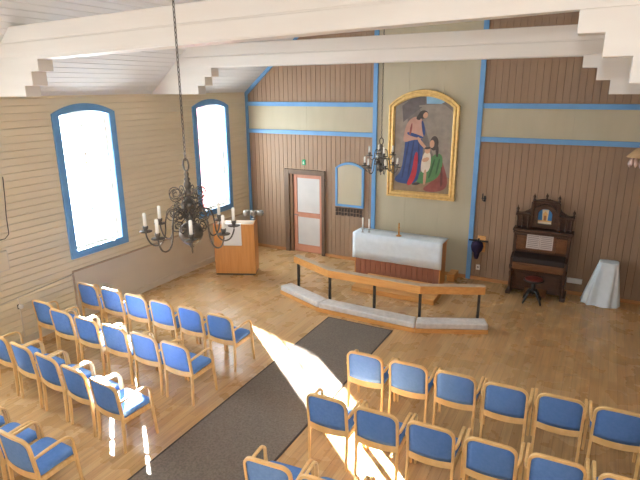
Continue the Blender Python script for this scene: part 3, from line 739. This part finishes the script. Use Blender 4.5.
# lamp on the far right of the altar wall
root = thing('wall_lamp', 'lamp with beige shade and pale glass drops at the right edge', 'lamp', (8.73, 0, 2.80))
m = MB(); m.box(-.03, .03, -.02, 0, .12, .3); m.sweep([(0, -.01, .22), (0, -.09, .26), (0, -.18, .24)], .01, n=8); m.build('bracket', M['brass'], root)
m = MB(); m.lathe([(.06, .21), (.2, .06), (.195, .055), (.05, .2)], (0, -.24, 0), 24); m.build('shade', M['shade'], root)
for k in range(10):
    a = 2*PI*k/10
    m = MB(); m.lathe([(.002, .06), (.02, .02), (.035, -.03), (.02, -.08), (.003, -.1)], (.13*math.cos(a), -.24+.13*math.sin(a), -.02*(k % 3)), 8); m.build('glass_drop', M['crystal'], root)

# left wall fittings
root = thing('wall_pipe', 'thin beige pipe running along the left wall behind the chairs', 'pipe', (0, -6.6, .83))
m = MB(); m.sweep([(.035, -1.6, -.02), (.035, -.4, -.02), (.035, 1.1, .075)], .011, n=8); m.build('tube', M['wainscot'], root)
m = MB(); m.sweep([(.035, .05, .0), (.035, .05, -.7)], .009, n=8); m.build('drop_tube', M['wainscot'], root)
root = thing('radiator_valve', 'small round white valve knob on the left wall pipe', 'valve', (.05, -6.555, .69))
m = MB(); m.lathe([(.03, 0), (.038, .01), (.038, .045), (.03, .055)], n=16); o = m.build('knob', M['plastic'], root); o.rotation_euler = (0, PI/2, 0)
bxo('collar', M['screen'], root, -.03, 0, -.028, .028, -.045, .03)
root = thing('wall_box', 'pale flat box on the left wall at the edge of view', 'box', (0, -6.76, 1.5))
bxo('body', M['wainscot'], root, .0, .05, -.16, .16, -.16, .16); bxo('lid', M['beigewall'], root, .05, .056, -.145, .145, -.145, .145)
root = thing('wall_cable', 'thin cable hanging down the left wall above the pale box', 'cable', (0, -6.5, 2.2))
m = MB(); m.sweep([(.02, .05, .6), (.02, .03, .3), (.02, 0, 0), (.02, -.01, -.3), (.02, -.08, -.36), (.02, -.2, -.36)], .006, n=6); m.build('wire', M['screen'], root)
# lamp lying on the near beam
root = thing('spotlight', 'small black spotlight on top of the near ceiling beam', 'light', (.55, -6.6, 4.875))
m = MB(); m.lathe([(.05, 0), (.06, .02), (.06, .12), (.07, .18), (.06, .181)], n=14); o = m.build('housing', M['screen'], root); o.rotation_euler = (0, PI/2, .1); o.location = (-.1, 0, .085)
bxo('bracket', M['screen'], root, -.05, .05, -.03, .03, 0, .03)

# ------------------------------------------------------------------ chandeliers
def chain(root, z0, z1, r=.018, wire=.0042):
    m = MB(); n = int((z1-z0)/(r*2.6)); st = (z1-z0)/n
    for k in range(n):
        zc = z0+(k+.5)*st; c = []
        for i in range(10):
            a = 2*PI*i/10; u, v = r*.62*math.cos(a), st*.62*math.sin(a)
            c.append((u, 0, zc+v) if k % 2 else (0, u, zc+v))
        m.sweep(c, wire, (.3, .8, .1), 5, closed=True)
    return m.build('chain', M['pewter'], root)
def spiral(cx, cz, r, a0, turns, n, sgn=1):
    return [(cx+r*(1-.75*i/n)*math.cos(a0+sgn*turns*2*PI*i/n), cz+r*(1-.75*i/n)*math.sin(a0+sgn*turns*2*PI*i/n)) for i in range(n+1)]
def chandelier(loc, label, S, tiers, rot, body, ztop_, scrolls):
    """tiers: (arms, radius, hub z, cup z, candle height, rot offset)"""
    root = thing('chandelier', label, 'chandelier', loc, rot)
    m = MB(); m.lathe([(r*S, z*S) for r, z in body], n=20); m.build('stem', M['pewter'], root)
    zt = max(z for r, z in body)*S
    m = MB(); m.sweep([(.034*S*math.sin(a), 0, zt+.055*S-.06*S*math.cos(a)) for a in [2*PI*k/12 for k in range(12)]], .009*S, (0, 1, 0), 6, closed=True); m.build('hook', M['pewter'], root)
    chain(root, zt+.10*S, ztop_-loc[2], .016*S, .0042)
    for n, R, zh, zc, ch, off in tiers:
        for k in range(n):
            a = off+2*PI*k/n; c, s = math.cos(a), math.sin(a)
            q_ = R/.42; pts = [(.03, zc+.07*q_), (.2*R, zc+.17*q_), (.42*R, zc+.215*q_), (.55*R, zc+.12*q_), (.57*R, zc-.06*q_), (.7*R, zc-.15*q_), (.9*R, zc-.14*q_), (R, zc-.05*q_), (R, zc)]
            # smooth the arm
            q = [Vector((p[0], p[1], 0)) for p in pts]
            for _ in range(2):
                q = [q[0]] + [v for i in range(len(q)-1) for v in (q[i]*.75+q[i+1]*.25, q[i]*.25+q[i+1]*.75)] + [q[-1]]
            m = MB(); m.sweep([(p.x*c*S, p.x*s*S, p.y*S) for p in q], .008*S, (0, 0, 1), 6); arm = m.build('arm', M['pewter'], root)
            m = MB(); m.lathe([(.01*S, -.012*S), (.06*S, 0), (.062*S, .006*S), (.02*S, .004*S), (.016*S, .02*S), (.024*S, .03*S), (.026*S, .055*S), (.02*S, .056*S)], (R*c*S, R*s*S, zc*S), 14); m.build('drip_pan', M['pewter'], arm)
            m = MB(); m.lathe([(.0165*S, .05*S), (.0165*S, (.05+ch)*S), (.008*S, (.056+ch)*S)], (R*c*S, R*s*S, zc*S), 12); m.build('candle', M['candle'], arm)
    for n, r0, z0, k_, off in scrolls:
        for k in range(n):
            a = off+2*PI*k/n; c, s = math.cos(a), math.sin(a)
            sp = spiral(r0, z0, .075*k_, -PI/2, 1.6, 22) ; sp2 = spiral(r0-.03*k_, z0-.14*k_, .06*k_, PI/2, 1.5, 20, -1)
            m = MB(); m.sweep([(.02*c*S, .02*s*S, (z0-.03)*S)]+[(x*c*S, x*s*S, z*S) for x, z in sp], .0055*S, (0, 0, 1), 5)
            m.sweep([(x*c*S, x*s*S, z*S) for x, z in sp2], .0055*S, (0, 0, 1), 5); m.build('scroll', M['pewter'], root)
    return root
body1 = [(.004, -.165), (.02, -.155), (.014, -.145), (.03, -.135), (.035, -.125), (.06, -.11), (.10, -.075), (.118, -.03), (.118, .01), (.10, .055), (.06, .085), (.035, .10), (.05, .115), (.05, .13), (.03, .145), (.026, .17),
         (.052, .21), (.072, .25), (.078, .28), (.056, .31), (.03, .325), (.02, .35), (.03, .37), (.045, .385), (.03, .40), (.02, .42), (.032, .45), (.034, .48), (.02, .50), (.03, .52), (.016, .54), (.022, .57), (.012, .60)]
chandelier((4.75, -7.55, 2.765), 'large dark metal chandelier with eight white candles hanging above the chairs', .98,
           [(8, .42, .09, .03, .13, .0)], -.045, body1, ZF, [(8, .155, .20, 1.0, .2), (8, .125, .385, .95, .45)])
body2 = [(.004, -.155), (.012, -.14), (.01, -.10), (.03, -.085), (.05, -.06), (.075, -.03), (.08, .01), (.06, .05), (.03, .07), (.04, .09), (.05, .13), (.055, .17), (.035, .20), (.045, .23), (.06, .26), (.04, .30), (.02, .33), (.03, .36), (.015, .39)]
chandelier((4.69, -2.5, 2.735), 'small dark metal chandelier with two tiers of candles before the altar painting', 1.0,
           [(6, .30, .03, .0, .11, .0), (4, .21, .21, .2, .11, .5)], .1, body2, ZF, [(6, .075, .13, .5, .25)])
